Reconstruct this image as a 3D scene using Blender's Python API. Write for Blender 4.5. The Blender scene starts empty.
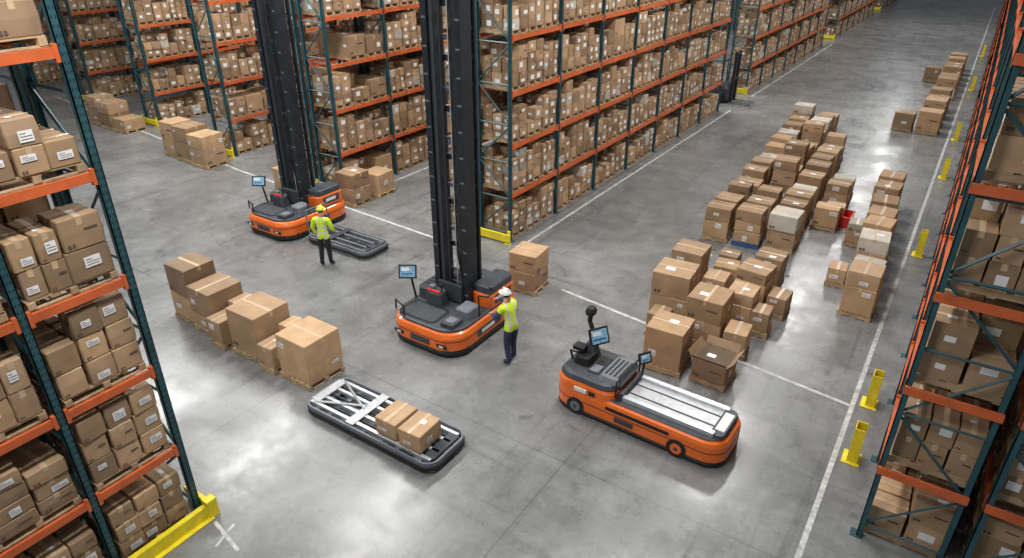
import bpy, math, random
from mathutils import Vector, Matrix
R = random.Random(7)
scene = bpy.context.scene

# ------------------------------------------------------------------ materials
MATS = {}
def nodes_of(m):
    m.use_nodes = True
    nt = m.node_tree
    return nt, nt.nodes, nt.links, nt.nodes['Principled BSDF']
def simple(name, col, rough=0.5, metal=0.0, noise=0.12, nscale=6.0, emis=None, estr=0.0, coat=0.0):
    m = bpy.data.materials.new(name)
    nt, N, L, b = nodes_of(m)
    tc = N.new('ShaderNodeTexCoord'); nz = N.new('ShaderNodeTexNoise')
    nz.inputs['Scale'].default_value = nscale; nz.inputs['Detail'].default_value = 5
    L.new(tc.outputs['Object'], nz.inputs['Vector'])
    mp = N.new('ShaderNodeMapRange')
    mp.inputs['From Min'].default_value = 0.3; mp.inputs['From Max'].default_value = 0.7
    mp.inputs['To Min'].default_value = 1 - noise; mp.inputs['To Max'].default_value = 1 + noise
    L.new(nz.outputs['Fac'], mp.inputs['Value'])
    vm = N.new('ShaderNodeVectorMath'); vm.operation = 'SCALE'
    vm.inputs[0].default_value = col[:3]
    L.new(mp.outputs['Result'], vm.inputs['Scale'])
    L.new(vm.outputs['Vector'], b.inputs['Base Color'])
    b.inputs['Roughness'].default_value = rough
    b.inputs['Metallic'].default_value = metal
    if coat: b.inputs['Coat Weight'].default_value = coat
    if emis:
        b.inputs['Emission Color'].default_value = (*emis, 1)
        b.inputs['Emission Strength'].default_value = estr
    MATS[name] = m
    return m
simple('tape', (0.54, 0.39, 0.24), 0.3, 0, 0.1)
simple('label', (0.80, 0.80, 0.79), 0.6, 0, 0.05)
simple('print', (0.10, 0.07, 0.05), 0.8)
simple('wood', (0.40, 0.28, 0.16), 0.8, 0, 0.3, 4)
simple('teal', (0.022, 0.080, 0.098), 0.42, 0, 0.25, 3)
simple('beam', (0.58, 0.120, 0.035), 0.45, 0, 0.18, 3)
simple('slot', (0.006, 0.012, 0.014), 0.9)
simple('yellow', (0.80, 0.64, 0.02), 0.45, 0, 0.15, 5)
simple('orange', (0.80, 0.15, 0.014), 0.33, 0, 0.10, 3, coat=0.3)
simple('dark', (0.045, 0.052, 0.062), 0.5, 0, 0.25, 8)
simple('mast', (0.020, 0.025, 0.033), 0.40, 0.2, 0.25, 4)
simple('black', (0.010, 0.010, 0.011), 0.6, 0, 0.2, 8)
simple('grey', (0.15, 0.165, 0.19), 0.5, 0, 0.15, 8)
simple('alu', (0.62, 0.64, 0.66), 0.34, 0.6, 0.12, 8)
simple('plate', (0.48, 0.49, 0.50), 0.4, 0.2, 0.14, 6)
simple('white', (0.75, 0.75, 0.73), 0.6, 0, 0.05)
simple('screen', (0.10, 0.25, 0.38), 0.2, 0, 0.7, 25, (0.35, 0.55, 0.7), 0.22)
simple('red', (0.60, 0.03, 0.02), 0.5)
simple('blue', (0.03, 0.10, 0.30), 0.5)
simple('lips', (0.38, 0.15, 0.12), 0.5)
simple('skin', (0.52, 0.30, 0.20), 0.55, 0, 0.05)
simple('hair', (0.03, 0.02, 0.015), 0.8)
simple('denim', (0.022, 0.036, 0.075), 0.85, 0, 0.25, 12)
simple('blackcloth', (0.014, 0.015, 0.018), 0.85, 0, 0.2, 12)
simple('navy', (0.03, 0.06, 0.14), 0.85, 0, 0.2, 12)
simple('shoe', (0.012, 0.011, 0.010), 0.6)
simple('hivis_plain', (0.58, 0.80, 0.03), 0.7, 0, 0.1, 10)
simple('helmet', (0.85, 0.85, 0.83), 0.3)
simple('helmet_y', (0.75, 0.72, 0.05), 0.35)
simple('markwhite', (0.50, 0.50, 0.48), 0.6, 0, 0.35, 9)
simple('wallpaint', (0.45, 0.46, 0.46), 0.8, 0, 0.05, 1)

# cardboard with per-box colour
m = bpy.data.materials.new('cardboard'); MATS['cardboard'] = m
nt, N, L, b = nodes_of(m)
at = N.new('ShaderNodeAttribute'); at.attribute_name = 'col'
tc = N.new('ShaderNodeTexCoord')
nz = N.new('ShaderNodeTexNoise'); nz.inputs['Scale'].default_value = 3.0; nz.inputs['Detail'].default_value = 8
L.new(tc.outputs['Object'], nz.inputs['Vector'])
mp = N.new('ShaderNodeMapRange'); mp.inputs['From Min'].default_value = .3; mp.inputs['From Max'].default_value = .7
mp.inputs['To Min'].default_value = .84; mp.inputs['To Max'].default_value = 1.14
L.new(nz.outputs['Fac'], mp.inputs['Value'])
vm = N.new('ShaderNodeVectorMath'); vm.operation = 'SCALE'
L.new(at.outputs['Color'], vm.inputs[0]); L.new(mp.outputs['Result'], vm.inputs['Scale'])
L.new(vm.outputs['Vector'], b.inputs['Base Color']); b.inputs['Roughness'].default_value = .75

# hi-vis vest with reflective bands
m = bpy.data.materials.new('hivis'); MATS['hivis'] = m
nt, N, L, b = nodes_of(m)
tc = N.new('ShaderNodeTexCoord'); sx = N.new('ShaderNodeSeparateXYZ'); L.new(tc.outputs['Object'], sx.inputs[0])
def band(lo, hi, sock):
    a = N.new('ShaderNodeMath'); a.operation = 'GREATER_THAN'; a.inputs[1].default_value = lo; L.new(sock, a.inputs[0])
    c = N.new('ShaderNodeMath'); c.operation = 'LESS_THAN'; c.inputs[1].default_value = hi; L.new(sock, c.inputs[0])
    d = N.new('ShaderNodeMath'); d.operation = 'MULTIPLY'; L.new(a.outputs[0], d.inputs[0]); L.new(c.outputs[0], d.inputs[1])
    return d.outputs[0]
b1 = band(1.02, 1.07, sx.outputs['Z']); b2 = band(1.18, 1.23, sx.outputs['Z'])
ax = N.new('ShaderNodeMath'); ax.operation = 'ABSOLUTE'; L.new(sx.outputs['X'], ax.inputs[0])
b3 = band(0.085, 0.125, ax.outputs[0])
mx = N.new('ShaderNodeMath'); mx.operation = 'MAXIMUM'; L.new(b1, mx.inputs[0]); L.new(b2, mx.inputs[1])
mx2 = N.new('ShaderNodeMath'); mx2.operation = 'MAXIMUM'; L.new(mx.outputs[0], mx2.inputs[0]); L.new(b3, mx2.inputs[1])
mc = N.new('ShaderNodeMix'); mc.data_type = 'RGBA'
L.new(mx2.outputs[0], mc.inputs['Factor']); mc.inputs[6].default_value = (0.62, 0.88, 0.02, 1); mc.inputs[7].default_value = (0.6, 0.6, 0.58, 1)
L.new(mc.outputs[2], b.inputs['Base Color']); b.inputs['Roughness'].default_value = .7

# concrete floor
m = bpy.data.materials.new('concrete'); MATS['concrete'] = m
nt, N, L, b = nodes_of(m)
tc = N.new('ShaderNodeTexCoord')
def noise(scale, detail=6, rough=.6, vec=None, dist=0.0):
    n = N.new('ShaderNodeTexNoise'); n.inputs['Scale'].default_value = scale; n.inputs['Detail'].default_value = detail
    n.inputs['Roughness'].default_value = rough; n.inputs['Distortion'].default_value = dist
    L.new(vec or tc.outputs['Object'], n.inputs['Vector']); return n.outputs['Fac']
def rng(sock, a, c, d, e):
    n = N.new('ShaderNodeMapRange'); n.inputs['From Min'].default_value = a; n.inputs['From Max'].default_value = c
    n.inputs['To Min'].default_value = d; n.inputs['To Max'].default_value = e; L.new(sock, n.inputs['Value']); return n.outputs['Result']
def mul(a, c):
    n = N.new('ShaderNodeMath'); n.operation = 'MULTIPLY'; L.new(a, n.inputs[0]); L.new(c, n.inputs[1]); return n.outputs[0]
big = rng(noise(0.25, 6, .7, dist=1.4), .3, .7, .68, 1.28)
mid = rng(noise(1.1, 9, .75, dist=1.0), .3, .7, .74, 1.22)
fine = rng(noise(11, 7, .75), .3, .7, .88, 1.12)
def mapped(sc, rot):
    n = N.new('ShaderNodeMapping'); n.inputs['Scale'].default_value = sc; n.inputs['Rotation'].default_value = (0, 0, rot)
    L.new(tc.outputs['Object'], n.inputs['Vector']); return n.outputs['Vector']
st1 = rng(noise(1.0, 5, .65, mapped((3.2, .12, 1), 0.05), .8), .57, .72, 1.0, .60)
st2 = rng(noise(1.0, 5, .65, mapped((.14, 3.0, 1), 0.35), 1.0), .58, .74, 1.0, .62)
st3 = rng(noise(1.0, 5, .65, mapped((4.0, .18, 1), 0.9), 1.4), .60, .72, 1.0, .70)
spots = rng(noise(2.2, 5, .65), .60, .70, 1.0, .62)
light_scr = rng(noise(1.0, 5, .7, mapped((6.0, .5, 1), -0.6), 1.2), .64, .74, 1.0, 1.25)
sx = N.new('ShaderNodeSeparateXYZ'); L.new(tc.outputs['Object'], sx.inputs[0])
def joint(sock, off, per):
    a = N.new('ShaderNodeMath'); a.operation = 'ADD'; a.inputs[1].default_value = off; L.new(sock, a.inputs[0])
    p = N.new('ShaderNodeMath'); p.operation = 'PINGPONG'; p.inputs[1].default_value = per / 2; L.new(a.outputs[0], p.inputs[0])
    return rng(p.outputs[0], .008, .02, .64, 1.0)
j1 = joint(sx.outputs['X'], 502.4, 6.0); j2 = joint(sx.outputs['Y'], 501.7, 6.0)
f = big
for s_ in (mid, fine, st1, st2, st3, spots, light_scr, j1, j2): f = mul(f, s_)
vm = N.new('ShaderNodeVectorMath'); vm.operation = 'SCALE'; vm.inputs[0].default_value = (.205, .207, .204)
L.new(f, vm.inputs['Scale']); L.new(vm.outputs['Vector'], b.inputs['Base Color'])
L.new(rng(noise(.8, 6, .7), .3, .7, .16, .40), b.inputs['Roughness'])
b.inputs['Specular IOR Level'].default_value = .65
bp = N.new('ShaderNodeBump'); bp.inputs['Strength'].default_value = .14; bp.inputs['Distance'].default_value = .02
L.new(noise(2.0, 6, .6), bp.inputs['Height']); L.new(bp.outputs['Normal'], b.inputs['Normal'])

# ------------------------------------------------------------------ mesh builder
class MB:
    def __init__(s): s.v = []; s.f = []; s.m = []; s.c = []; s.M = None
    def add(s, vs, fs, mat, col=(1, 1, 1)):
        o = len(s.v)
        if s.M is not None: vs = [tuple(s.M @ Vector(p)) for p in vs]
        s.v.extend(vs)
        for q in fs:
            s.f.append(tuple(i + o for i in q)); s.m.append(mat); s.c.append(col)
    def box(s, x0, x1, y0, y1, z0, z1, mat, col=(1, 1, 1)):
        s.add([(x0, y0, z0), (x1, y0, z0), (x1, y1, z0), (x0, y1, z0), (x0, y0, z1), (x1, y0, z1), (x1, y1, z1), (x0, y1, z1)],
              [(0, 3, 2, 1), (4, 5, 6, 7), (0, 1, 5, 4), (1, 2, 6, 5), (2, 3, 7, 6), (3, 0, 4, 7)], mat, col)
    def rbox(s, cx, cy, z, w, d, h, rot, mat, col=(1, 1, 1)):
        c, n = math.cos(rot), math.sin(rot)
        P = [(cx + c * a - n * b_, cy + n * a + c * b_) for a, b_ in ((-w/2, -d/2), (w/2, -d/2), (w/2, d/2), (-w/2, d/2))]
        s.add([(p[0], p[1], z) for p in P] + [(p[0], p[1], z + h) for p in P],
              [(0, 3, 2, 1), (4, 5, 6, 7), (0, 1, 5, 4), (1, 2, 6, 5), (2, 3, 7, 6), (3, 0, 4, 7)], mat, col)
    def loft(s, rings, mat, col=(1, 1, 1)):
        n = len(rings[0][0]); vs = []; fs = []
        for poly, z in rings: vs += [(p[0], p[1], z) for p in poly]
        for k in range(len(rings) - 1):
            for i in range(n):
                j = (i + 1) % n
                fs.append((k*n+i, k*n+j, (k+1)*n+j, (k+1)*n+i))
        fs.append(tuple(reversed(range(n)))); fs.append(tuple(range((len(rings)-1)*n, len(rings)*n)))
        s.add(vs, fs, mat, col)
    def bar(s, a, b_, r, mat, n=6, r2=None):
        a = Vector(a); b_ = Vector(b_); d = (b_ - a).normalized()
        u = d.orthogonal().normalized(); w = d.cross(u); r2 = r if r2 is None else r2
        vs = []; 
        for p, rr in ((a, r), (b_, r2)):
            for i in range(n):
                t = 2*math.pi*(i+.5)/n
                vs.append(tuple(p + (u*math.cos(t) + w*math.sin(t))*rr))
        fs = [(i, (i+1) % n, n+(i+1) % n, n+i) for i in range(n)] + [tuple(reversed(range(n))), tuple(range(n, 2*n))]
        s.add(vs, fs, mat)
    def path(s, pts, r, mat, n=8):
        for a, b_ in zip(pts[:-1], pts[1:]): s.bar(a, b_, r, mat, n)
    def ell(s, c, r, mat, nu=16, nv=10, v0=-1.0, fn=None):
        vs = []; fs = []
        th0 = math.asin(max(-1, v0))
        for k in range(nv+1):
            th = th0 + (math.pi/2 - th0)*k/nv
            for i in range(nu):
                ph = 2*math.pi*i/nu
                p = Vector((math.cos(th)*math.cos(ph), math.cos(th)*math.sin(ph), math.sin(th)))
                if fn: p = fn(p)
                vs.append((c[0]+p[0]*r[0], c[1]+p[1]*r[1], c[2]+p[2]*r[2]))
        for k in range(nv):
            for i in range(nu):
                j = (i+1) % nu
                fs.append((k*nu+i, k*nu+j, (k+1)*nu+j, (k+1)*nu+i))
        s.add(vs, fs, mat)
    def obj(s, name, parent=None, loc=(0, 0, 0), rz=0.0, bevel=0.0, smooth=False):
        me = bpy.data.meshes.new(name)
        me.from_pydata(s.v, [], s.f)
        used = []
        for q in s.m:
            if q not in used: used.append(q)
        for q in used: me.materials.append(MATS[q])
        idx = {q: i for i, q in enumerate(used)}
        me.polygons.foreach_set('material_index', [idx[q] for q in s.m])
        if 'cardboard' in idx:
            a = me.attributes.new('col', 'FLOAT_COLOR', 'CORNER'); flat = []
            for q, c in zip(s.f, s.c): flat.extend([c[0], c[1], c[2], 1.0] * len(q))
            a.data.foreach_set('color', flat)
        me.validate(); me.update()
        o = bpy.data.objects.new(name, me); scene.collection.objects.link(o)
        o.location = loc; o.rotation_euler = (0, 0, rz)
        if parent: o.parent = parent
        if bevel:
            md = o.modifiers.new('bev', 'BEVEL'); md.width = bevel; md.segments = 2; md.limit_method = 'ANGLE'; md.angle_limit = .6
        if smooth: 
            for p in me.polygons: p.use_smooth = True
        return o
def rrect(w, d, r, cx=0, cy=0, seg=12):
    pts = []
    r = min(r, w/2-1e-3, d/2-1e-3)
    for (sx_, sy_, a0) in ((1, 1, 0), (-1, 1, 90), (-1, -1, 180), (1, -1, 270)):
        for k in range(seg+1):
            a = math.radians(a0 + 90*k/seg)
            pts.append((cx + sx_*(w/2-r) + r*math.cos(a), cy + sy_*(d/2-r) + r*math.sin(a)))
    return pts
def empty(name, loc, rz=0):
    e = bpy.data.objects.new(name, None); scene.collection.objects.link(e); e.location = loc; e.rotation_euler = (0, 0, rz)
    e.empty_display_size = .3
    return e

# ------------------------------------------------------------------ cartons & pallets
def boxcol():
    k = R.uniform(.60, 1.25)
    if R.random() < .06: return (.52*k, .48*k, .41*k)
    w = R.uniform(-.02, .02)
    return ((.400+w)*k, (.258+w*.5)*k, (.146-w*.2)*k)
def carton(mb, cx, cy, z, w, d, h, rot=0.0, hero=False, tape=True, flaps=False):
    col = boxcol()
    c, n = math.cos(rot), math.sin(rot)
    def tf(a, b_): return (cx + c*a - n*b_, cy + n*a + c*b_)
    if hero:
        def rr(i):
            return [tf(*p) for p in rrect(w-2*i, d-2*i, .015, seg=1)]
        bl = R.uniform(0, .010)
        mb.loft([(rr(.012), z), (rr(0), z+.012), (rr(-bl), z+h*.5), (rr(0), z+h-.012), (rr(.012), z+h)], 'cardboard', col)
    else:
        mb.rbox(cx, cy, z, w, d, h, rot, 'cardboard', col)
    if flaps:
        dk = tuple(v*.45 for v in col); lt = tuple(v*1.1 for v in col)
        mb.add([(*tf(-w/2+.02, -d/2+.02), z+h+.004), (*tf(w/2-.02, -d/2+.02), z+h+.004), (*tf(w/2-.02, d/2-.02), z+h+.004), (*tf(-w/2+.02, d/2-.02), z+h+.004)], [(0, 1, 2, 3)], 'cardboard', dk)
        o_ = .12; u_ = .14
        for A, B, A2, B2 in (((-w/2, -d/2), (w/2, -d/2), (-w/2, -d/2-o_), (w/2, -d/2-o_)), ((w/2, -d/2), (w/2, d/2), (w/2+o_, -d/2), (w/2+o_, d/2)),
                             ((w/2, d/2), (-w/2, d/2), (w/2, d/2+o_), (-w/2, d/2+o_)), ((-w/2, d/2), (-w/2, -d/2), (-w/2-o_, d/2), (-w/2-o_, -d/2))):
            mb.add([(*tf(*A), z+h), (*tf(*B), z+h), (*tf(*B2), z+h+u_), (*tf(*A2), z+h+u_)], [(0, 1, 2, 3)], 'cardboard', lt)
        tape = False
    e = .004
    if tape:
        tw = .035; dp = min(.12, h*.25)
        if w >= d:
            mb.add([(*tf(-w/2-e, -tw), z+h-dp), (*tf(-w/2-e, tw), z+h-dp), (*tf(-w/2-e, tw), z+h+e), (*tf(-w/2-e, -tw), z+h+e),
                    (*tf(w/2+e, tw), z+h+e), (*tf(w/2+e, -tw), z+h+e), (*tf(w/2+e, tw), z+h-dp), (*tf(w/2+e, -tw), z+h-dp)],
                   [(1, 0, 3, 2), (2, 3, 5, 4), (4, 5, 7, 6)], 'tape')
        else:
            mb.add([(*tf(tw, -d/2-e), z+h-dp), (*tf(-tw, -d/2-e), z+h-dp), (*tf(-tw, -d/2-e), z+h+e), (*tf(tw, -d/2-e), z+h+e),
                    (*tf(-tw, d/2+e), z+h+e), (*tf(tw, d/2+e), z+h+e), (*tf(-tw, d/2+e), z+h-dp), (*tf(tw, d/2+e), z+h-dp)],
                   [(1, 0, 3, 2), (2, 3, 5, 4), (4, 5, 7, 6)], 'tape')
    e = .014 if hero else .006
    def side(which, a0, a1, z0, z1, mat):
        if which == 0: P = [(w/2+e, a0), (w/2+e, a1)]
        elif which == 1: P = [(a0, -d/2-e), (a1, -d/2-e)]
        elif which == 2: P = [(-w/2-e, a1), (-w/2-e, a0)]
        else: P = [(a1, d/2+e), (a0, d/2+e)]
        p, q = tf(*P[0]), tf(*P[1])
        mb.add([(*p, z+z0), (*q, z+z0), (*q, z+z1), (*p, z+z1)], [(0, 1, 2, 3)], mat)
    for wh in range(4):
        L_ = d if wh in (0, 2) else w
        rr_ = R.random()
        if rr_ < .6:
            lw = min(R.uniform(.10, .22), L_*.5); lh = min(R.uniform(.08, .16), h*.5)
            a = R.uniform(-L_/2+.03, L_/2-lw-.03); zz = R.uniform(h*.15, max(h*.16, h-lh-.06))
            side(wh, a, a+lw, zz, zz+lh, 'label')
            if hero:
                e += .002
                for q in range(3): side(wh, a+lw*.1, a+lw*(.9 if q < 2 else .5), zz+lh*(.2+.25*q), zz+lh*(.27+.25*q), 'print')
                e -= .002
        if rr_ > .55:
            a = -L_*.42; q = L_*.07
            side(wh, a, a+q, h*.12, h*.12+q*1.3, 'print'); side(wh, a+q*1.5, a+q*2.5, h*.12, h*.12+q*1.3, 'print')
            if rr_ > .8: side(wh, L_*.05, L_*.38, h*.55, h*.62, 'print')
    if R.random() < .35:
        a = R.uniform(-w*.3, w*.05); b_ = R.uniform(-d*.4, d*.1)
        mb.add([(*tf(a, b_), z+h+.006), (*tf(a+w*.25, b_), z+h+.006), (*tf(a+w*.25, b_+d*.18), z+h+.006), (*tf(a, b_+d*.18), z+h+.006)], [(0, 1, 2, 3)], 'label')
PH = .13
def pallet(mb, cx, cy, z, w, d, rot=0.0, mat='wood', full=True):
    c, n = math.cos(rot), math.sin(rot)
    def bx(a, b_, zz, ww, dd, hh): mb.rbox(cx+c*a-n*b_, cy+n*a+c*b_, z+zz, ww, dd, hh, rot, mat)
    nb = 6 if full else 3
    for i in range(nb):
        bx(-w/2 + w*(i+.5)/nb, 0, .108, w/nb*.78, d, .022)
    for k in (-1, 0, 1): bx(0, k*(d/2-.05), .022, w, .09, .086)
    for k in (-1, 0, 1): bx(k*(w/2-.06), 0, 0, .1, d, .022)
def load(mb, cx, cy, w, d, z, hmax, rot=0.0, hero=False, big=False, jit=.012, near=False):
    c, n = math.cos(rot), math.sin(rot)
    parts = [(-w/2, w/2, -d/2, d/2)]
    if not big:
        r_ = R.random()
        if r_ < .35: sp = R.uniform(-.1, .1)*d; parts = [(-w/2, w/2, -d/2, sp), (-w/2, w/2, sp, d/2)]
        elif r_ < .5: sp = R.uniform(-.1, .1)*w; parts = [(-w/2, sp, -d/2, d/2), (sp, w/2, -d/2, d/2)]
    for (xa, xb, ya, yb) in parts:
        W, D = xb-xa, yb-ya
        if big: nx = ny = 1; bh = R.uniform(.5, .75)
        else:
            tgt = R.uniform(.30, .52) if not near else R.uniform(.34, .52)
            nx = max(1, round(W/tgt)); ny = max(1, round(D/tgt)); bh = R.uniform(.22, .44)
        nz = max(1, int(hmax/bh)); cut = R.random() < .6
        for k in range(nz):
            for i in range(nx):
                for j in range(ny):
                    if k == nz-1 and k > 0 and cut and R.random() < .45: continue
                    if 0 < i < nx-1 and 0 < j < ny-1 and k < nz-2: continue
                    a = xa + W*(i+.5)/nx + R.uniform(-jit, jit); b_ = ya + D*(j+.5)/ny + R.uniform(-jit, jit)
                    carton(mb, cx+c*a-n*b_, cy+n*a+c*b_, z+k*bh, W/nx-R.uniform(.012, .05), D/ny-R.uniform(.012, .05), bh-.006, rot+R.uniform(-.035, .035), hero)

# ------------------------------------------------------------------ racks
LV = 1.48
def rack(name, x0, x1, ys, levels=6, top=9.4, hero=False, dens=.98, loads=True, endbars=False, pal=None, near=False, full=False):
    fr = MB(); ld = MB()
    pw = .11; pd = .08
    for y in ys:
        for x in (x0, x1):
            s = 1 if x == x0 else -1
            xa, xb = (x, x+.015) if s == 1 else (x-.015, x)
            fr.box(xa, xb, y-pw/2, y+pw/2, 0, top, 'teal')
            xc, xd = (x, x+pd) if s == 1 else (x-pd, x)
            fr.box(xc, xd, y-pw/2, y-pw/2+.015, 0, top, 'teal'); fr.box(xc, xd, y+pw/2-.015, y+pw/2, 0, top, 'teal')
            fr.box(x-.09, x+.09, y-.09, y+.09, 0, .012, 'teal')
            if hero:
                zz = .2
                ex = x1+.003 if x == x1 else x0-.003
                while zz < top:
                    fr.add([(ex, y-.03, zz), (ex, y-.014, zz), (ex, y-.014, zz+.035), (ex, y-.03, zz+.035)], [(0, 1, 2, 3)], 'slot')
                    fr.add([(ex, y+.014, zz), (ex, y+.03, zz), (ex, y+.03, zz+.035), (ex, y+.014, zz+.035)], [(0, 1, 2, 3)], 'slot')
                    zz += .1
        z = .25; k = 0
        while z < top-.1:
            z2 = min(z+1.1, top-.1)
            fr.bar((x0+.04, y, z), (x1-.04, y, z), .024, 'teal', 4)
            a, b_ = (x0+.04, x1-.04) if k % 2 == 0 else (x1-.04, x0+.04)
            fr.bar((a, y, z+.03), (b_, y, z2-.03), .024, 'teal', 4)
            z = z2; k += 1
    for ya, yb in zip(ys[:-1], ys[1:]):
        for l in range(0, levels+1):
            zb = l*LV
            if l > 0:
                for x in (x0, x1):
                    xa, xb = (x-.005, x+.045) if x == x0 else (x-.045, x+.005)
                    fr.box(xa, xb, ya+pw/2, yb-pw/2, zb-.12, zb, 'beam')
                    for yy in (ya+pw/2, yb-pw/2-.05):
                        fr.box(xa-.006, xb+.006, yy, yy+.05, zb-.17, zb+.04, 'beam')
                fr.box(x0+.04, x1-.04, ya+.35, ya+.40, zb-.06, zb-.02, 'alu'); fr.box(x0+.04, x1-.04, yb-.40, yb-.35, zb-.06, zb-.02, 'alu')
            if not loads: continue
            W = yb-ya-pw-.06
            npal = pal or max(1, round(W/1.0)); 
            if pal is None and W > 2 and R.random() < .35: npal = 3
            ww = W/npal
            for i in range(npal):
                if R.random() > dens: continue
                cy = ya+pw/2+.03+ww*(i+.5)
                zz = zb + .002
                dd = x1-x0-.1
                pallet(ld, (x0+x1)/2, cy, zz, dd, ww-.05, full=hero)
                load(ld, (x0+x1)/2+.02, cy, dd-.02, ww-.05, zz+PH, R.uniform(.92, 1.19), hero=hero, big=(not near and R.random() < .06), near=near)
    if endbars:
        y = ys[0]
        for l in range(1, levels+1):
            fr.box(x0, x1, y-.11, y-.055, l*LV-.12, l*LV, 'beam')
    o = fr.obj(name)
    if ld.v: ld.obj('cardboard_cartons_on_pallets', parent=o)
    return o
def span(a, n, w): return [a + i*w for i in range(n+1)]
SEG = [(0.0, 7, 2.7), (23.6, 7, 2.7), (47.0, 7, 2.7), (70.5, 5, 2.7)]
for xf, s0, nseg in ((-10.5, 15.7, 4), (-17.6, 15.7, 3), (-24.6, 16.4, 2), (-31.6, 17.4, 2), (-39, 18.2, 1), (-46, 18.5, 1)):
    for k in range(nseg):
        off, nb, w = SEG[k]
        ys = span(s0+off, nb, w)
        rack('pallet_rack', xf-1.15, xf, ys, hero=False, levels=5 if k else 6)
        if xf > -18 and k == 0:
            rack('pallet_rack', xf-2.5, xf-1.35, ys[:4])
def endguard(x0, x1, y, name='rack_end_guard'):
    g = MB()
    g.box(x0, x1, y-.06, y, .05, .30, 'yellow')
    for x in (x0+.03, x1-.12):
        g.box(x, x+.1, y-.0, y+.05, 0, .40, 'yellow'); g.box(x-.05, x+.15, y-.08, y+.05, 0, .015, 'yellow')
    g.obj(name, bevel=.008)
for x, y in ((-10.5, 15.5), (-17.6, 15.5), (-24.6, 16.2), (-31.6, 17.2), (-39, 18.0)):
    endguard(x-1.25, x+.1, y)
for k in (1, 2, 3): endguard(-11.75, -10.4, 15.7+SEG[k][0]-.2)
# right rack rows
ysR = span(9.5, 14, 2.0)
rack('pallet_rack', .28, 1.45, ysR, endbars=True, pal=2, near=True)
rack('pallet_rack', 1.65, 2.85, ysR[:8], endbars=True, pal=2, near=True)
rack('pallet_rack', .28, 1.45, span(39.5, 19, 2.6))
def colguard(x, y):
    g = MB()
    g.box(x-.02, x, y-.14, y+.14, 0, .75, 'yellow'); g.box(x, x+.16, y-.14, y-.12, 0, .75, 'yellow'); g.box(x, x+.16, y+.12, y+.14, 0, .75, 'yellow')
    g.box(x-.10, x+.20, y-.2, y+.2, 0, .015, 'yellow')
    g.obj('column_guard', bevel=.006)
for y in (11.3, 13.2, 21.5, 29.5, 35.5, 47.3, 60.3): colguard(-.16, y)
# left near rack
ysL = [-2.7, -1.35, 0.0, 1.28, 2.58, 3.92]
rack('pallet_rack', -10.0, -8.8, ysL, hero=True, pal=1, dens=1.0, near=True)
rack('pallet_rack', -11.4, -10.2, ysL, hero=False, pal=1, dens=1.0, near=True)
g = MB()
g.box(-8.68, -8.58, 2.0, 4.0, .03, .27, 'yellow'); g.box(-8.68, -8.50, 2.0, 4.0, 0, .03, 'yellow')
g.box(-9.3, -8.58, 4.0, 4.08, .03, .27, 'yellow'); g.box(-8.70, -8.54, 3.94, 4.12, 0, .36, 'yellow')
g.obj('rack_end_guard', bevel=.01)

# ------------------------------------------------------------------ floor and outer walls
mb = MB(); mb.box(-110, 30, -20, 120, -.2, 0, 'concrete'); mb.obj('floor')
mb = MB(); mb.box(-110, 30, 120, 120.3, 0, 13, 'wallpaint'); mb.obj('wall_back')
mb = MB(); mb.box(-110.3, -110, -20, 120, 0, 13, 'wallpaint'); mb.obj('wall_left')
mb = MB(); mb.box(30, 30.3, -20, 120, 0, 13, 'wallpaint'); mb.obj('wall_right')
mk = MB()
def stripe(a, b_, w=.09, z=.004):
    a = Vector(a); b_ = Vector(b_); d = (b_-a).normalized(); n = Vector((-d.y, d.x))*w/2
    P = [a-n, b_-n, b_+n, a+n]
    mk.add([(p.x, p.y, z) for p in P], [(0, 1, 2, 3)], 'markwhite')
stripe((-.38, 2), (-.38, 95)); stripe((-10.05, 15.2), (-10.05, 35.2)); stripe((-10.05, 38.8), (-10.05, 60))
stripe((-7.7, 13.9), (-.34, 12.9), z=.006); stripe((-42, 17.6), (-23, 15.3)); stripe((-23, 15.3), (-11.2, 14.5))
stripe((-17.1, 14.9), (-17.1, 34)); stripe((-8.45, 3.95), (-7.65, 3.8), .06); stripe((-8.15, 4.1), (-8.0, 3.65), .05, .006)
mk.obj('floor_marking')

# ------------------------------------------------------------------ floor stock
def stack(name, items, extra=None):
    mb = MB()
    if extra: extra(mb)
    for it in items:
        cx, cy, w, d, hs, rot, pl = it[:7]
        z = .002
        if pl: pallet(mb, cx, cy, z, w+.05, d+.05, rot, pl if isinstance(pl, str) else 'wood'); z += PH
        for k, h in enumerate(hs):
            carton(mb, cx+R.uniform(-.02, .02), cy+R.uniform(-.02, .02), z, w, d, h-.004, rot+R.uniform(-.05, .05), True, flaps=(len(it) > 7 and k == len(hs)-1)); z += h
    return mb.obj(name)
stack('palletised_cartons', [
    (-14.50, 7.85, .80, .80, [.62, .72], .03, True), (-13.55, 7.8, .85, .88, [.40, .64], -.03, True),
    (-12.85, 7.40, .48, .5, [.58], .0, True), (-12.85, 8.0, .45, .5, [.75], .0, True), (-11.92, 7.72, .94, .94, [1.02], .04, True),
    (-11.13, 7.40, .45, .48, [.52], .0, True), (-11.13, 8.0, .42, .45, [.72], .0, True), (-10.28, 7.66, .92, .92, [.95], -.03, True)])
stack('carton_stack', [(-8.5, 13.55, .78, .78, [.48, .5], .1, True)])
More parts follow.
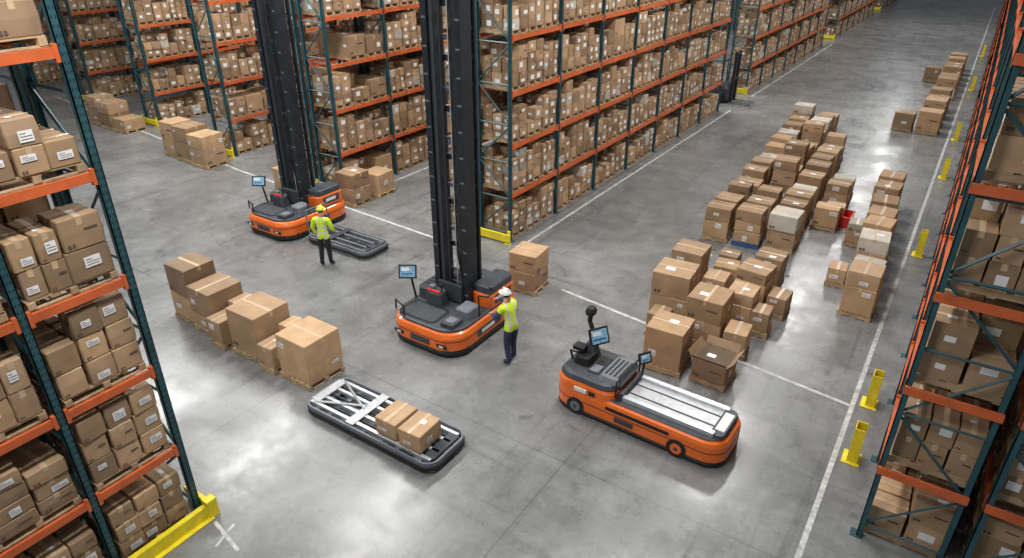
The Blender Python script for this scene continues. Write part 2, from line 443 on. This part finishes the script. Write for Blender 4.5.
stack('palletised_cartons', [
    (-4.08, 12.25, .82, .82, [.92], .05, True), (-3.05, 12.3, .72, .72, [.45], -.05, True, 1),
    (-4.72, 13.3, .45, .5, [.5], 0, True),
    (-4.80, 14.35, .90, .9, [.55, .6], .05, True), (-3.75, 13.75, .82, .85, [.5, .55], .0, True),
    (-2.98, 13.55, .5, .6, [.5], .1, True), (-3.3, 14.85, .62, .65, [.5, .3], .0, True), (-4.15, 15.5, .55, .6, [.4, .25], .1, True),
    (-5.0, 15.9, .8, .8, [.6, .45], .05, True), (-2.75, 14.7, .4, .5, [.5], .05, True), (-3.35, 16.0, .75, .75, [.6, .3], -.05, True),
    (-2.65, 15.8, .45, .6, [.45], -.05, True), (-4.2, 16.6, .6, .6, [.5], .1, True),
    (-3.3, 17.3, .7, .7, [.45, .3], .0, True), (-4.4, 17.5, .5, .5, [.4], .0, True)])
items = []
for i in range(14):
    for j in range(4):
        cy = 19.4+i*1.06+R.uniform(-.06, .06)+(j*.2); cx = -5.35+j*.88+R.uniform(-.04, .04)-.05*i
        if j == 3 and (i in (0, 1, 3) or i > 5): continue
        if j == 2 and i > 9: continue
        if R.random() < .05: continue
        w = R.uniform(.66, .80); hs = R.choice([[.55, .4], [.5, .5], [.75], [.4, .35], [.9], [.5, .5, .35], [.35, .3, .35]])
        if j == 3: hs = R.choice([[.5], [.4, .3], [.6]])
        pm = 'blue' if (j == 1 and i == 0) else True
        items.append((cx, cy, w, w*R.uniform(.85, 1.0), hs, R.uniform(-.06, .06), pm))
def redcrate(mb):
    mb.M = Matrix.Translation((-2.60, 22.75, .001))
    w_, d_, h_, t_ = .90, .75, .36, .03
    mb.box(-w_/2, w_/2, -d_/2, d_/2, 0, .03, 'red')
    mb.box(-w_/2, w_/2, -d_/2, -d_/2+t_, .03, h_, 'red'); mb.box(-w_/2, w_/2, d_/2-t_, d_/2, .03, h_, 'red')
    mb.box(-w_/2, -w_/2+t_, -d_/2+t_, d_/2-t_, .03, h_, 'red'); mb.box(w_/2-t_, w_/2, -d_/2+t_, d_/2-t_, .03, h_, 'red')
    mb.box(-w_/2-.02, w_/2+.02, -d_/2-.02, -d_/2, h_-.05, h_, 'red'); mb.box(w_/2, w_/2+.02, -d_/2, d_/2, h_-.05, h_, 'red')
    carton(mb, -.1, .05, .032, .55, .5, .55, .1, True)
    mb.M = None
stack('palletised_cartons', items, redcrate)
items = []
for i in range(8):
    cy = 17.0+i*1.12
    items.append((-1.0-.07*i, cy, .72, .78, R.choice([[.5, .5], [.7, .4], [.45, .3], [.9]]), R.uniform(-.06, .06), True))
items.append((-1.75, 18.3, .45, .55, [.4], .05, True)); items.append((-1.85, 21.3, .45, .55, [.4, .2], .05, True))
for i in range(14):
    cy = 34.5+i*1.6
    if R.random() < .2: continue
    items.append((-1.3, cy, .9, .9, R.choice([[.5, .5], [.7, .4], [.9]]), R.uniform(-.06, .06), True))
    if R.random() < .25: items.append((-2.3, cy, .8, .8, R.choice([[.5], [.7]]), R.uniform(-.06, .06), True))
stack('palletised_cartons', items)
stack('palletised_cartons', [(-25.6, 15.2, .95, .95, [.7, .6], 0, True), (-24.5, 15.1, .95, .95, [.65, .5], .05, True), (-26.7, 15.3, .9, .9, [.6, .7], 0, True),
    (-18.9, 14.5, .8, .8, [.5, .5], .05, True), (-33.0, 16.1, .95, .95, [.6, .5], .05, True), (-31.9, 16.1, .95, .95, [.5], .05, True), (-34.2, 16.2, .9, .9, [.7, .5], 0, True),
    (-16.8, 15.4, .8, .8, [.5, .5], 0, True), (-16.7, 16.5, .8, .8, [.7], 0, True)])
sc = MB()
for k in range(12):
    x = -4.6+R.uniform(-.8, 1.8); y = 18.4+R.uniform(-.4, .4); a = R.uniform(0, 3)
    sc.rbox(x, y, .002, R.uniform(.08, .22), R.uniform(.06, .14), .012, a, 'label' if k % 2 else 'print')
sc.obj('paper_scraps')

# ------------------------------------------------------------------ screens
def monitor(mb, pos, yaw, tilt, w=.42, h=.28):
    old = mb.M
    mb.M = Matrix.Translation(pos) @ Matrix.Rotation(yaw, 4, 'Z') @ Matrix.Rotation(tilt, 4, 'X')
    mb.box(-w/2, w/2, -.02, .02, -h/2, h/2, 'black')
    mb.box(-w/2+.035, w/2-.035, -.026, -.02, -h/2+.035, h/2-.035, 'screen')
    mb.box(-w/2+.06, w*.1, -.028, -.026, h*.05, h*.28, 'white')
    mb.box(-w/2+.06, w/2-.08, -.028, -.026, -h*.22, -h*.12, 'blue')
    mb.box(-.06, .06, .02, .05, -.06, .06, 'dark')
    mb.M = old

# ------------------------------------------------------------------ mast trucks
def mast_truck(loc, top=9.6):
    e = empty('order_picker_forklift', loc)
    c = MB()
    P = lambda i, r=.5, dx=0: rrect(1.8-2*i, 2.5-2*i, r, dx)
    c.loft([(P(.05), .03), (P(0), .06), (P(0), .13), (P(.02), .15)], 'black')
    c.loft([(P(.03), .15), (P(.0), .18), (P(.0), .46), (P(.03), .54), (P(.07), .57)], 'orange')
    c.loft([(P(.07), .57), (P(.06), .59), (P(.07), .62), (P(.10), .63)], 'dark')
    for sx_ in (-1, 1):
        c.box(sx_*.55-.12, sx_*.55+.12, -1.262, -1.23, .26, .33, 'black')
        c.box(sx_*.55-.05, sx_*.55+.05, -1.268, -1.255, .275, .315, 'white')
    c.box(-.25, .25, -1.258, -1.23, .22, .36, 'dark')
    c.box(.885, .908, -.5, .35, .25, .42, 'dark'); c.box(.90, .912, -.35, .1, .29, .37, 'white')
    c.loft([(P(-.004), .385), (P(-.004), .40)], 'black')
    c.loft([(rrect(.95, .62, .12, -.25, -.78), .63), (rrect(.95, .62, .12, -.25, -.78), .645)], 'black')
    c.loft([(rrect(.85, .52, .10, -.25, -.78), .645), (rrect(.83, .50, .10, -.25, -.78), .655)], 'dark')
    c.loft([(rrect(.42, 1.2, .15, -.62, .25), .62), (rrect(.38, 1.15, .14, -.62, .25), .86), (rrect(.32, 1.05, .12, -.62, .25), .90)], 'dark')
    c.loft([(rrect(.50, .95, .12, .58, .55), .60), (rrect(.50, .95, .12, .58, .55), .90), (rrect(.44, .89, .10, .58, .55), .95)], 'orange')
    c.loft([(rrect(.46, .9, .10, .58, .55), .94), (rrect(.44, .88, .10, .58, .55), 1.08), (rrect(.36, .8, .08, .58, .55), 1.12)], 'dark')
    c.box(.828, .836, .25, .85, .68, .88, 'dark'); c.box(.834, .842, .35, .72, .74, .83, 'white')
    c.loft([(rrect(.36, .44, .08, .55, -.35), .62), (rrect(.34, .42, .08, .55, -.35), .80), (rrect(.28, .36, .06, .55, -.35), .83)], 'grey')
    c.loft([(rrect(.34, .40, .06, .52, -.85), .62), (rrect(.32, .38, .06, .52, -.85), .72)], 'dark')
    c.box(.42, .62, -.95, -.75, .72, .728, 'grey')
    c.loft([(rrect(.42, .34, .08, -.25, -.33), .62), (rrect(.36, .30, .08, -.25, -.33), .92), (rrect(.30, .26, .06, -.25, -.33), .95)], 'dark')
    c.box(-.40, -.10, -.46, -.40, .93, .985, 'red'); c.bar((-.12, -.34, .95), (-.10, -.36, 1.12), .018, 'black'); c.ell((-.10, -.36, 1.13), (.035, .035, .035), 'black', 8, 6)
    c.bar((-.36, -.34, .95), (-.36, -.34, 1.04), .07, 'grey', 12)
    c.loft([(rrect(.7, .5, .1, .0, .95), .62), (rrect(.66, .46, .1, .0, .95), .88), (rrect(.58, .40, .08, .0, .95), .91)], 'grey')
    for k in range(5): c.box(-.22, .22, .80+.06*k, .825+.06*k, .91, .918, 'black')
    for k in range(4): c.box(-.74, -.52, -.15+.12*k, -.10+.12*k, .90, .907, 'black')
    c.path([(-.82, -1.0, .62), (-.82, -1.0, .85), (-.50, -1.12, .85), (-.50, -1.12, .62)], .02, 'black')
    c.path([(.80, -.30, 1.12), (1.03, -.30, 1.17), (1.03, .0, 1.17), (.78, .12, 1.12)], .018, 'black'); c.bar((.80, -.28, .62), (.80, -.30, 1.12), .02, 'black')
    for sx_ in (-1, 1):
        for y in (-.75, .75): c.bar((sx_*.80, y, .13), (sx_*.895, y, .13), .13, 'black', 16); 
    c.path([(-.78, -.40, .62), (-.84, -.45, 1.15), (-.87, -.46, 1.22)], .025, 'black')
    monitor(c, (-.88, -.50, 1.28), math.radians(34), math.radians(-28), .38, .30)
    co_ = c.obj('chassis', parent=e, bevel=.008); co_.scale = (1.12, 1.09, 1.08)
    m_ = MB()
    mx, my = -.08, .25
    for sx_ in (-1, 1):
        x = mx + sx_*.42
        m_.box(x-.075, x+.075, my-.30, my-.27, .5, top, 'mast'); m_.box(x-.075, x+.075, my+.02, my+.05, .5, top, 'mast')
        m_.box(x+sx_*.045, x+sx_*.075, my-.27, my+.02, .5, top, 'mast')
        x2 = mx + sx_*.29
        m_.box(x2-.05, x2+.05, my-.24, my-.215, .6, top+.2, 'dark'); m_.box(x2-.05, x2+.05, my-.03, my-.005, .6, top+.2, 'mast')
        m_.box(x2-.012, x2+.012, my-.215, my-.03, .6, top+.2, 'dark')
        m_.bar((mx+sx_*.17, my-.12, .6), (mx+sx_*.17, my-.12, top), .035, 'grey' if sx_ > 0 else 'dark', 8)
        m_.box(mx+sx_*.10-.012, mx+sx_*.10+.012, my-.2, my-.19, .6, top, 'alu' if sx_ > 0 else 'black')
        m_.box(x-.06, x+.06, my+.18, my+.24, .5, top, 'mast')
        z = .7
        while z < top: 
            m_.box(x-.02, x+.02, my+.05, my+.18, z, z+.06, 'mast')
            m_.box(x-.05, x+.05, my-.305, my-.30, z+.2, z+.24, 'grey'); z += .55
    z = .85; k = 0
    while z < top:
        m_.box(mx-.36, mx+.36, my+.06, my+.10, z, z+.12, 'dark')
        m_.box(mx-.30, mx+.30, my-.02, my+.02, z+.45, z+.53, 'grey')
        z += 1.05
    m_.box(mx-.55, mx+.55, my-.34, my+.30, .5, .78, 'mast')
    m_.box(mx-.34, mx+.34, my-.40, my-.31, .74, 1.15, 'dark')
    for k in range(3): m_.path([(mx+.30, my-.26, 1.1), (mx+.20+.03*k, my-.30, 2.0), (mx+.18+.03*k, my-.26, top)], .012, 'black', 6)
    m_.obj('mast', parent=e)
    return e
mast_truck((-8.92, 11.0, 0)); mast_truck((-16.95, 13.1, 0))

# ------------------------------------------------------------------ low platform truck
def platform_truck(loc, rz=0):
    e = empty('electric_platform_truck', loc, rz)
    c = MB()
    B = lambda i, r=.38: rrect(3.5-2*i, 1.26-2*i, r)
    c.loft([(B(.05), .03), (B(.0), .05), (B(.0), .10), (B(.02), .115)], 'black')
    c.loft([(B(.03), .115), (B(0), .14), (B(0), .46), (B(.025), .53), (B(.07), .56)], 'orange')
    c.loft([(B(.07), .56), (B(.065), .575), (B(.08), .59)], 'dark')
    c.loft([(B(-.004), .33), (B(-.004), .345)], 'black')
    H = lambda i, r=.3: rrect(1.35-2*i, 1.24-2*i, r, -1.05)
    c.loft([(H(.0), .45), (H(.01), .68), (H(.05), .74)], 'orange')
    c.loft([(H(.04), .74), (H(.03), .77), (H(.06), .84), (H(.12), .87)], 'dark')
    c.loft([(rrect(.50, .9, .1, -.62, 0), .86), (rrect(.42, .8, .1, -.62, 0), .95)], 'grey')
    c.loft([(rrect(.36, .5, .08, -1.35, 0), .86), (rrect(.30, .44, .08, -1.35, 0), 1.03)], 'black')
    c.box(-1.15, -.90, -.34, .30, .86, .885, 'black'); c.box(-1.12, -.93, -.30, -.05, .885, .895, 'grey')
    for k in range(4): c.box(-.78+.09*k, -.74+.09*k, -.3, .3, .95, .957, 'black')
    c.box(-.55, .75, -.640, -.62, .40, .47, 'black'); c.box(-.35, .05, -.642, -.62, .20, .31, 'dark'); c.box(-1.25, -.98, -.642, -.60, .56, .64, 'white'); c.box(-.93, -.80, -.636, -.60, .56, .64, 'black')
    c.box(-.36, 1.42, -.36, .36, .59, .615, 'plate')
    for y in (-.40, .40): c.box(-.38, 1.48, y-.05, y+.05, .59, .68, 'alu')
    for y in (-.16, .16): c.box(-.30, 1.40, y-.012, y+.012, .615, .63, 'dark')
    c.box(-.38, -.30, -.45, .45, .59, .74, 'dark')
    c.loft([(rrect(.26, .9, .10, 1.53, 0), .59), (rrect(.24, .86, .10, 1.53, 0), .66)], 'dark')
    c.box(1.45, 1.62, -.28, .28, .66, .67, 'white')
    for x in (.92, -1.2):
        for s in (-1, 1):
            c.bar((x, s*.50, .19), (x, s*.645, .19), .19, 'black', 24); c.bar((x, s*.62, .19), (x, s*.655, .19), .11, 'orange' if x > 0 else 'grey', 16)
            c.bar((x, s*.64, .19), (x, s*.665, .19), .04, 'dark', 10)
    c.loft([(rrect(.30, .30, .06, -1.32, .18), .86), (rrect(.18, .20, .05, -1.34, .18), 1.2)], 'dark')
    c.path([(-1.34, .18, 1.12), (-1.36, .2, 1.46), (-1.46, .24, 1.62), (-1.44, .24, 1.82)], .048, 'black')
    c.loft([(rrect(.16, .20, .05, -1.44, .24), 1.78), (rrect(.19, .23, .06, -1.44, .24), 1.86), (rrect(.14, .18, .05, -1.44, .24), 1.93)], 'black')
    c.path([(-1.36, .2, 1.46), (-1.18, .14, 1.44)], .035, 'black')
    monitor(c, (-1.16, .10, 1.44), math.radians(60), math.radians(-25), .42, .34)
    c.path([(-1.55, -.20, .92), (-1.60, -.22, 1.12), (-1.40, -.28, 1.18)], .022, 'black')
    c.box(-1.62, -1.38, -.1, .1, 1.08, 1.16, 'black'); c.path([(-1.45, 0, .98), (-1.5, 0, 1.10)], .03, 'black')
    c.path([(-.35, .50, .6), (-.33, .52, .98)], .022, 'black'); monitor(c, (-.32, .48, 1.05), math.radians(60), math.radians(-20), .28, .22)
    c.path([(-.42, -.5, .66), (-.42, -.5, 1.0), (-.42, .5, 1.0), (-.42, .5, .66)], .018, 'black')
    c.obj('body', parent=e, bevel=.007)
    return e
platform_truck((-3.70, 10.22, 0), math.radians(-2.0))

# ------------------------------------------------------------------ roller carriers
def carrier(loc, L_=3.3, W=1.15, rz=0, dark=False):
    e = empty('pallet_carrier_trolley', loc, rz)
    c = MB(); h = .24; rail = 'grey' if dark else 'alu'
    def ring(i, z0, z1, mat, t=.07):
        o = rrect(L_-2*i, W-2*i, .26, seg=8); n_ = rrect(L_-2*i-2*t, W-2*i-2*t, .20, seg=8); k = len(o)
        vs = [(*p, z0) for p in o]+[(*p, z1) for p in o]+[(*p, z0) for p in n_]+[(*p, z1) for p in n_]
        fs = []
        for i_ in range(k):
            j = (i_+1) % k
            fs += [(i_, j, k+j, k+i_), (2*k+j, 2*k+i_, 3*k+i_, 3*k+j), (k+i_, k+j, 3*k+j, 3*k+i_), (j, i_, 2*k+i_, 2*k+j)]
        c.add(vs, fs, mat)
    ring(0, .07, .15, 'black'); ring(.015, .15, h, 'grey', .045)
    for y in (-.40, -.16, .16, .40): c.box(-L_/2+.1, L_/2-.15, y-.035, y+.035, h-.07, h+.01, rail)
    for y in (-.28, .0, .28): c.box(-L_/2+.1, L_/2-.15, y-.012, y+.012, h-.07, h-.02, 'dark')
    for x in (-1.35, -1.0, -.65, -.1, .35, .75, 1.2): 
        if abs(x) < L_/2-.1: c.box(x-.05, x+.05, -W/2+.06, W/2-.06, h-.12, h-.07, 'grey')
    c.box(-.50, -.30, -W/2+.06, W/2-.06, h+.01, h+.03, 'plate' if not dark else 'dark')
    c.box(-L_/2+.08, -L_/2+.28, -W/2+.2, W/2-.2, h, h+.03, 'plate' if not dark else 'dark')
    c.box(L_/2-.32, L_/2-.10, -W/2+.2, W/2-.2, h-.02, h+.01, 'dark')
    if not dark:
        for k in (-1, 1): c.bar((-1.45, k*.40, h+.02), (-.45, -k*.05, h+.035), .03, 'alu', 4)
    else:
        c.path([(-L_/2+.05, -.4, h), (-L_/2-.02, -.4, .95), (-L_/2-.02, .4, .95), (-L_/2+.05, .4, h)], .022, 'grey')
        c.bar((-L_/2+.0, -.4, .6), (-L_/2+.0, .4, .6), .018, 'grey')
    for x in (-L_/2+.35, L_/2-.35):
        for s in (-1, 1):
            c.bar((x, s*(W/2-.16), .08), (x, s*(W/2-.08), .08), .08, 'black', 14); c.box(x-.03, x+.03, s*(W/2-.12)-.02, s*(W/2-.12)+.02, .09, .18, 'grey')
    c.obj('frame', parent=e, bevel=.006)
    return e
carrier((-7.78, 7.22, 0))
mb = MB()
carton(mb, 0, 0, .0, .50, .62, .36, 0, True); carton(mb, .58, -.02, 0, .50, .62, .38, .03, True)
mb.obj('carton_pair', loc=(-7.32, 7.12, .274), rz=0)
carrier((-14.4, 12.75, 0), 2.5, 1.12, dark=True)
# ------------------------------------------------------------------ parked truck in the cross aisle
e = empty('counterbalance_forklift', (-11.6, 37.0, 0))
c = MB()
c.loft([(rrect(1.9, 1.2, .2), .15), (rrect(1.9, 1.2, .2), .75), (rrect(1.7, 1.05, .2), .95)], 'dark')
for x in (-.6, .6):
    for s in (-1, 1): c.bar((x, s*.5, .25), (x, s*.64, .25), .25, 'black', 16)
for x in (-.75, .45):
    for s in (-.5, .5): c.bar((x, s, .8), (x*.9, s*.9, 2.1), .03, 'black')
c.box(-.8, .55, -.55, .55, 2.08, 2.15, 'black'); c.box(-.3, .2, -.25, .25, .95, 1.1, 'black'); c.box(-.45, -.3, -.25, .25, 1.1, 1.6, 'black')
for s in (-.3, .3): c.box(.95, 1.1, s-.06, s+.06, .05, 2.6, 'mast'); c.box(1.1, 2.1, s-.06, s+.06, .06, .11, 'grey')
c.box(.97, 1.08, -.3, .3, 1.2, 1.3, 'mast'); c.box(.97, 1.08, -.3, .3, 2.45, 2.55, 'mast')
c.obj('body', parent=e, bevel=.01)

# ------------------------------------------------------------------ people
def skin_eval(verts, edges, radii, roots, lev=2):
    me = bpy.data.meshes.new('tmp'); me.from_pydata(verts, edges, []); o = bpy.data.objects.new('tmp', me); scene.collection.objects.link(o)
    md = o.modifiers.new('s', 'SKIN'); md.branch_smoothing = .6; md.use_smooth_shade = True
    for i, r in enumerate(radii):
        me.skin_vertices[0].data[i].radius = r if isinstance(r, tuple) else (r, r)
        me.skin_vertices[0].data[i].use_root = i in roots
    sd = o.modifiers.new('d', 'SUBSURF'); sd.levels = lev; sd.render_levels = lev
    bpy.context.view_layer.update()
    dg = bpy.context.evaluated_depsgraph_get()
    out = bpy.data.meshes.new_from_object(o.evaluated_get(dg))
    bpy.data.objects.remove(o); return out
def worker(loc, yaw, pose, outfit):
    e = empty('warehouse_worker', loc, yaw)
    J = dict(pelvis=(0, 0, .95), waist=(0, .0, 1.08), chest=(0, .01, 1.28), upch=(0, 0, 1.41), neck=(0, .01, 1.50), skull=(0, .02, 1.58),
             shL=(-.19, 0, 1.42), shR=(.19, 0, 1.42), hipL=(-.10, 0, .88), hipR=(.10, 0, .88))
    J.update(pose)
    names = list(J); ix = {n: i for i, n in enumerate(names)}
    E = [('pelvis', 'waist', 'vest'), ('waist', 'chest', 'vest'), ('chest', 'upch', 'vest'), ('upch', 'neck', 'skin'), ('neck', 'skull', 'skin'),
         ('upch', 'shL', 'vest'), ('shL', 'elL', 'sleeve'), ('elL', 'wrL', 'sleeve'), ('upch', 'shR', 'vest'), ('shR', 'elR', 'sleeve'), ('elR', 'wrR', 'sleeve'),
         ('pelvis', 'hipL', 'pants'), ('hipL', 'knL', 'pants'), ('knL', 'anL', 'pants'), ('anL', 'toL', 'shoe'),
         ('pelvis', 'hipR', 'pants'), ('hipR', 'knR', 'pants'), ('knR', 'anR', 'pants'), ('anR', 'toR', 'shoe')]
    rad = dict(pelvis=(.175, .135), waist=(.170, .125), chest=(.19, .14), upch=(.16, .12), neck=.06, skull=.06, shL=.088, shR=.088, elL=.060, elR=.060, wrL=.040, wrR=.040,
               hipL=.105, hipR=.105, knL=.078, knR=.078, anL=.056, anR=.056, toL=.045, toR=.045)
    me = skin_eval([J[n] for n in names], [(ix[a], ix[b_]) for a, b_, _ in E], [rad[n] for n in names], [0])
    mats = ['vest', 'sleeve', 'pants', 'shoe', 'skin']
    for q in mats: me.materials.append(MATS[outfit.get(q, 'skin')])
    segs = [(Vector(J[a]), Vector(J[b_]), mats.index(l), (rad[a] if not isinstance(rad[a], tuple) else rad[a][0])) for a, b_, l in E]
    for p in me.polygons:
        best = 1e9; c = p.center
        for a, b_, l, r in segs:
            t = max(0, min(1, (c-a).dot(b_-a)/(b_-a).length_squared)); d = (c-(a+(b_-a)*t)).length - r
            if d < best: best = d; bl = l
        if bl == 2 and c.z > .86 and abs(c.x) < .24: bl = 0 if c.z > .86 else 2
        p.material_index = bl; p.use_smooth = True
    o = bpy.data.objects.new('body', me); scene.collection.objects.link(o); o.parent = e
    h = MB(); hc = Vector(J['skull']) + Vector((0, .015, .075))
    def face(p):
        q = p.copy()
        if p.z < 0: q.x *= 1 + .28*p.z; q.y = q.y*(1+.12*p.z) + .06*(-p.z)*(1 if p.y > 0 else -1)
        if p.y > .75 and abs(p.x) < .3 and -.25 < p.z < .15: q.y += .18
        return q
    h.ell(hc, (.076, .095, .115), 'skin', 24, 16, fn=face)
    for s in (-1, 1):
        h.ell(hc+Vector((s*.030, .083, .012)), (.012, .009, .008), 'white', 8, 6); h.ell(hc+Vector((s*.030, .090, .012)), (.006, .004, .006), 'hair', 6, 5)
        h.ell(hc+Vector((s*.077, -.005, -.005)), (.010, .020, .030), 'skin', 8, 6); h.box(hc.x+s*.03-.016, hc.x+s*.03+.016, hc.y+.083, hc.y+.093, hc.z+.028, hc.z+.034, 'hair')
    h.ell(hc+Vector((0, .088, -.050)), (.024, .010, .007), 'lips', 8, 5)
    h.ell(hc+Vector((0, -.018, .02)), (.082, .090, .108), 'hair', 20, 12, v0=-.45)
    if outfit['hat']:
        h.ell(hc+Vector((0, -.005, .035)), (.105, .125, .105), outfit['hat'], 24, 10, v0=0.0)
        h.loft([(rrect(.23, .30, .11, hc.x, hc.y+.025), hc.z+.035), (rrect(.225, .295, .11, hc.x, hc.y+.025), hc.z+.045)], outfit['hat'])
        h.box(hc.x-.015, hc.x+.015, hc.y-.10, hc.y+.09, hc.z+.12, hc.z+.148, outfit['hat'])
    h.obj('head', parent=e, smooth=True)
    for side_, el, wr in ((-1, 'elL', 'wrL'), (1, 'elR', 'wrR')):
        W = Vector(J[wr]); d = (W-Vector(J[el])).normalized(); 
        up = Vector((-side_, 0, 0)) if abs(d.z) > .7 else Vector((0, 0, -1))
        n = (up - d*up.dot(d)).normalized(); s = d.cross(n).normalized()
        fw = Vector((0, 1, 0)) if abs(d.z) > .7 else Vector((-side_, 0, 0))
        if s.dot(fw) < 0: s = -s
        V = []; Ed = []; Rr = []; roots = []
        def chain(pts, rs):
            b0 = len(V); roots.append(b0)
            for k_, (p_, r_) in enumerate(zip(pts, rs)):
                V.append(tuple(p_)); Rr.append(r_)
                if k_: Ed.append((b0+k_-1, b0+k_))
        chain([W-d*.02, W+d*.03, W+d*.085], [.028, .034, .036])
        for k_, (off, ln) in enumerate(((.030, .070), (.010, .080), (-.010, .074), (-.029, .058))):
            a = W+d*.07+s*off; 
            chain([a, a+d*ln*.5+n*.006, a+d*ln*.85+n*.022, a+d*ln*1.05+n*.042], [.010, .010, .009, .008])
        a = W+d*.025+s*.030
        chain([a, a+s*.022+d*.022+n*.008, a+s*.028+d*.055+n*.018], [.012, .011, .009])
        hm = skin_eval(V, Ed, Rr, roots, 1); hm.materials.append(MATS[outfit.get('glove', 'skin')])
        for p in hm.polygons: p.use_smooth = True
        ho = bpy.data.objects.new('hand', hm); scene.collection.objects.link(ho); ho.parent = e
    return e
worker((-6.95, 10.40, 0), math.radians(76), dict(
    waist=(0, .02, 1.08), chest=(0, .06, 1.27), upch=(0, .10, 1.40), shL=(-.19, .10, 1.41), shR=(.19, .12, 1.41), neck=(0, .12, 1.49),
    elL=(-.26, .20, 1.15), wrL=(-.18, .43, 1.12), elR=(.26, .38, 1.32), wrR=(.20, .64, 1.27),
    knL=(-.11, .03, .50), anL=(-.12, -.06, .075), toL=(-.14, .11, .045), knR=(.11, .07, .50), anR=(.13, .06, .075), toR=(.15, .23, .045),
    skull=(0, .16, 1.565)), dict(vest='hivis', sleeve='navy', pants='denim', shoe='shoe', hat='helmet'))
worker((-13.92, 11.45, 0), math.radians(28), dict(
    elL=(-.27, -.01, 1.16), wrL=(-.26, .14, .93), elR=(.27, .02, 1.15), wrR=(.26, .20, 1.0),
    knL=(-.11, .03, .50), anL=(-.12, -.03, .075), toL=(-.14, .14, .045), knR=(.10, .05, .50), anR=(.12, .04, .075), toR=(.15, .2, .045),
    skull=(0, .05, 1.575)), dict(vest='hivis', sleeve='hivis_plain', pants='blackcloth', shoe='shoe', hat='helmet_y'))

# ------------------------------------------------------------------ camera & light
cam = bpy.data.cameras.new('camera'); co = bpy.data.objects.new('camera', cam); scene.collection.objects.link(co)
cam.lens = 24; cam.sensor_width = 36; cam.clip_end = 400
co.location = (0, 0, 8.7); co.rotation_euler = (math.radians(90-27.9), 0, math.radians(33.7))
scene.camera = co
w = bpy.data.worlds.new('world'); scene.world = w; w.use_nodes = True
w.node_tree.nodes['Background'].inputs[0].default_value = (.82, .91, 1.0, 1); w.node_tree.nodes['Background'].inputs[1].default_value = .27
for x in (-5.5, -14.6, -21.5, -28.5):
    for y in (2, 13, 24, 38, 54, 72):
        if x < -20 and y < 10 or (x < -15 and y > 40): continue
        la = bpy.data.lights.new('high_bay_light', 'AREA'); la.shape = 'RECTANGLE'; la.size = .9; la.size_y = 5; la.energy = 860; la.color = (1.0, .985, .96)
        lo = bpy.data.objects.new('high_bay_light', la); scene.collection.objects.link(lo); lo.location = (x, y, 12)
scene.view_settings.view_transform = 'Standard'
scene.view_settings.exposure = 0.0
